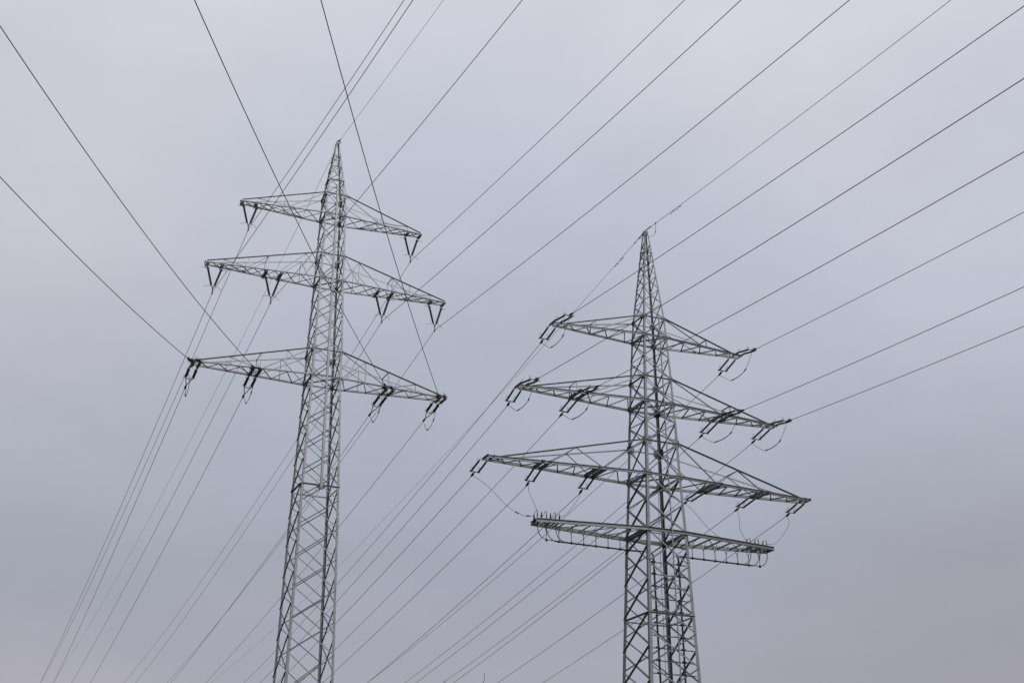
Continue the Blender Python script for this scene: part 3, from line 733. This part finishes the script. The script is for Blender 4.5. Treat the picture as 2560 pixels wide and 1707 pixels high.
# ------------------------------------------------------------------ terminations on the platform, cables
def stack(p, q, core, shed, n):
    P, r = rod_profile(p, q, core, shed, n); return P, r
def make_termination(sx):
    t = empty('cable_termination')
    P, r = rod_profile((0, 0, 0), (0, 0, .62), .03, .05, 8)
    MB().tube(P, r, 10).obj('insulator_body', BLUE if sx > 0 else YELLOW, t, True)
    m = MB()
    for z in (.2, .32, .44): m.tube([(0, 0, z - .02), (0, 0, z + .02)], .056, 10)
    m.obj('sealing_collar', DARK, t)
    m = MB(); m.tube([(0, 0, .6), (0, 0, .78)], .022, 8)
    m.tube(smooth_pts([(0, 0, .72), (-sx * .15 if sx > 0 else -.12, 0, .7), (-.3, 0, .6), (-.4, 0, .42)] if sx > 0 else [(0, 0, .72), (-.16, 0, .66), (-.26, 0, .42), (-.42, 0, .2)]), .022, 8)
    m.obj('busbar', DARK, t)
    m = MB(); m.box((0, 0, -.02), (1, 0, 0), (0, 1, 0), (0, 0, 1), .16, .16, .04); m.obj('base_plate', STEEL2, t)
    return t
def make_arrester():
    t = empty('surge_arrester')
    P, r = rod_profile((0, 0, .03), (0, 0, .50), .05, .078, 8)
    MB().tube(P, r, 12).obj('insulator_body', BROWN, t, True)
    m = MB(); m.tube([(0, 0, .48), (0, 0, .58), (0, 0, .66)], [.055, .05, .015], 10); m.obj('top_cap', DARK, t)
    m = MB(); m.tube([(0, 0, -.12), (0, 0, .05)], .06, 10); m.obj('base_fitting', DARK, t)
    return t
zt_ = 26.80
ordw = {0: 'outermost', 1: 'middle', 2: 'innermost'}
term0 = arr0 = None
for sx in (-1, 1):
    term0 = None
    sd_ = 'left' if sx < 0 else 'right'
    for i, x in enumerate((8.92, 8.26, 7.58)):
        if term0 is None: term0 = o = make_termination(sx)
        else: o = copy_tree(term0)
        o.matrix_world = MBm @ Matrix.Translation((sx * x, 0, zt_)) @ Matrix.Scale(.78, 4)
        tag(o, '%s slender cable end post with bent busbar on the %s end of the platform' % (ordw[i], sd_), 'cable termination', 'cable end posts on the platform')
    for i, x in enumerate((8.62, 7.96, 7.3)):
        if arr0 is None: arr0 = o = make_arrester()
        else: o = copy_tree(arr0)
        o.matrix_world = MBm @ Matrix.Translation((sx * x, 0, zt_)) @ Matrix.Scale(.78, 4)
        tag(o, '%s red-brown ribbed surge arrester on the %s end of the platform' % (ordw[i], sd_), 'surge arrester', 'surge arresters on the platform')
e = empty('post_insulator', MBm @ Matrix.Translation((-9.15, 0, 26.35)))
tag(e, 'black ribbed post insulator at the far left tip of the platform', 'insulator')
P, r = rod_profile((0, 0, 0), (0, 0, .62), .05, .075, 9); MB().tube(P, r, 10).obj('insulator_body', ROD, e, True)
MB().tube([(0, 0, .6), (0, 0, .68)], .03, 8).obj('top_cap', DARK, e)
for sx in (-1, 1):
    sd_ = 'left' if sx < 0 else 'right'
    for i, x in enumerate((8.92, 8.26, 7.58)):
        off = (i - 1) * .045; zb = 25.45 - .04 * (i == 1)
        xb = x - .78
        P = [(sx * x, 0, 26.82), (sx * x, 0, 26.4), (sx * (x - .05), 0, 26.0), (sx * (x - .24), 0, 25.66), (sx * (x - .5), off * .5, zb + .06), (sx * xb, off, zb)]
        xx = xb - 1.2
        while xx > 2.6: P.append((sx * xx, off, zb)); xx -= 1.3
        w = B.w(24.5)
        P += [(sx * 2.2, off, zb), (sx * 1.55, -.15 + off, zb - .02), (sx * 1.15, -.6, 25.3), (sx * (.97 + off), -w + .46, 25.0), (sx * (.965 + off), -B.w(24.2) + .38, 24.2)]
        for z in (22, 19, 16, 12, 8, 4, 0.0): P.append((sx * (.96 - .004 * (24 - z) + off), -B.w(z) + .38, z))
        P = smooth_pts(P, 5); o0 = V(P[0]); m = MB(); m.tube([p - o0 for p in P], .027, 8)
        o = m.obj('power_cable', CABLE, None, True); o.matrix_world = MBm @ Matrix.Translation(o0)
        tag(o, 'black cable curving down from the %s post on the platform\'s %s end' % (ordw[i], sd_), 'cable', 'black cables on the right pylon')
# thin lead down inside the right pylon
P = smooth_pts([(1.17, 2.55, 30.53), (1.0, 1.9, 30.45), (.83, 1.1, 30.35), (.83, .9, 29.9), (.79, .9, 28.1), (.8, .9, 25), (.84, .9, 21), (.88, .9, 17), (.92, .9, 8), (.95, .9, 0)], 5)
o0 = V(P[0]); m = MB(); m.tube([p - o0 for p in P], .016, 6); o = m.obj('fibre_cable', WIRE, None, True); o.matrix_world = MBm @ Matrix.Translation(o0)
tag(o, 'thin lead hanging straight down inside the right pylon\'s body', 'cable')
c_ = empty('cable_clamp', MBm @ Matrix.Translation((1.2, 1.35, 30.6))); tag(c_, 'dark end clamp on the back leg of the right pylon at its lowest crossarm', 'clamp')
m = MB(); m.tube([(0, 0, 0), (0, .35, -.03), (-.01, .9, -.04), (-.02, 1.22, -.06)], [.03, .03, .05, .02], 8); m.obj('clamp_body', DARK, c_, True)

# ------------------------------------------------------------------ bare tree whose topmost twigs reach into the bottom of the view
def build_tree(base, tips, zmax):
    rnd = random.Random(11); m = MB(); tw = MB()
    def branch(p, d, length, r, depth, mb):
        n = 5; pts = [p]; rs = [r]; q = p
        for i in range(n):
            d = (d + V((rnd.uniform(-.16, .16), rnd.uniform(-.16, .16), rnd.uniform(-.05, .12)))).normalized()
            q = q + d * length / n
            if q.z > zmax: q.z = zmax - rnd.uniform(0, .12); d.z = min(d.z, 0)
            pts.append(q); rs.append(max(.004, r * (1 - .62 * (i + 1) / n)))
            if depth > 0 and i > 0:
                for _ in range(2):
                    a = rnd.uniform(0, 6.28); s = V((math.cos(a), math.sin(a), rnd.uniform(.1, .8))).normalized()
                    branch(q, (d + s * 1.0).normalized(), length * rnd.uniform(.45, .65), rs[-1] * .6, depth - 1, mb)
        mb.tube(pts, rs, 6)
    root = empty('bare_tree', Matrix.Translation(base))
    trunk = MB(); trunk.tube([(0, 0, -.1), (.03, 0, 1.2), (-.02, .04, 2.6), (.05, 0, 4.0)], [.19, .15, .13, .10], 12)
    trunk.obj('trunk', BARK, root, True)
    br = MB()
    for a in range(7):
        th = a * 2 * math.pi / 7 + .3
        branch(V((.03, .01, 2.4 + .25 * a)), V((math.cos(th) * .7, math.sin(th) * .7, .9)).normalized(), 2.5, .07, 2, br)
    for k_, tip in enumerate(tips):
        lt = V(tip) - V(base); s = V((.05, 0, 3.9)); mid = s.lerp(lt, .55) + V((.08, 0, -.1)); low = lt + V((.0, 0, -.95)); 
        pts = smooth_pts([s, mid, low, lt + V((-.05 if k_ == 0 else .12, 0, -.42)), lt + V((.0 + .02 * k_, 0, -.2)), lt], 4)
        br.tube(pts, [.055 * max(0, 1 - i / (len(pts) - 6)) ** 1.3 + .008 for i in range(len(pts))], 6)
        for f in (.35, .5, .65):
            q = s.lerp(mid, f) if f < .5 else mid.lerp(low, (f - .5) * 2)
            branch(q, V((rnd.uniform(-1, 1), rnd.uniform(-1, 1), .8)).normalized(), 1.3, .025, 1, br)
    br.obj('branches', BARK, root, True)
    tag(root, 'bare tree with two thin twig tips poking above the bottom edge', 'tree')
D_ = 45.0
def at_px(px, py, D):
    d = fw + rt * ((px - 1280) / F_PX) + up * ((853.5 - py) / F_PX); d = d * (D / d.y); return V((d.x, d.y, d.z + 1.7))
build_tree((-1.55, D_ + .3, 0), [tuple(at_px(1211, 1681, D_)), tuple(at_px(1112, 1699, D_))], 8.75)
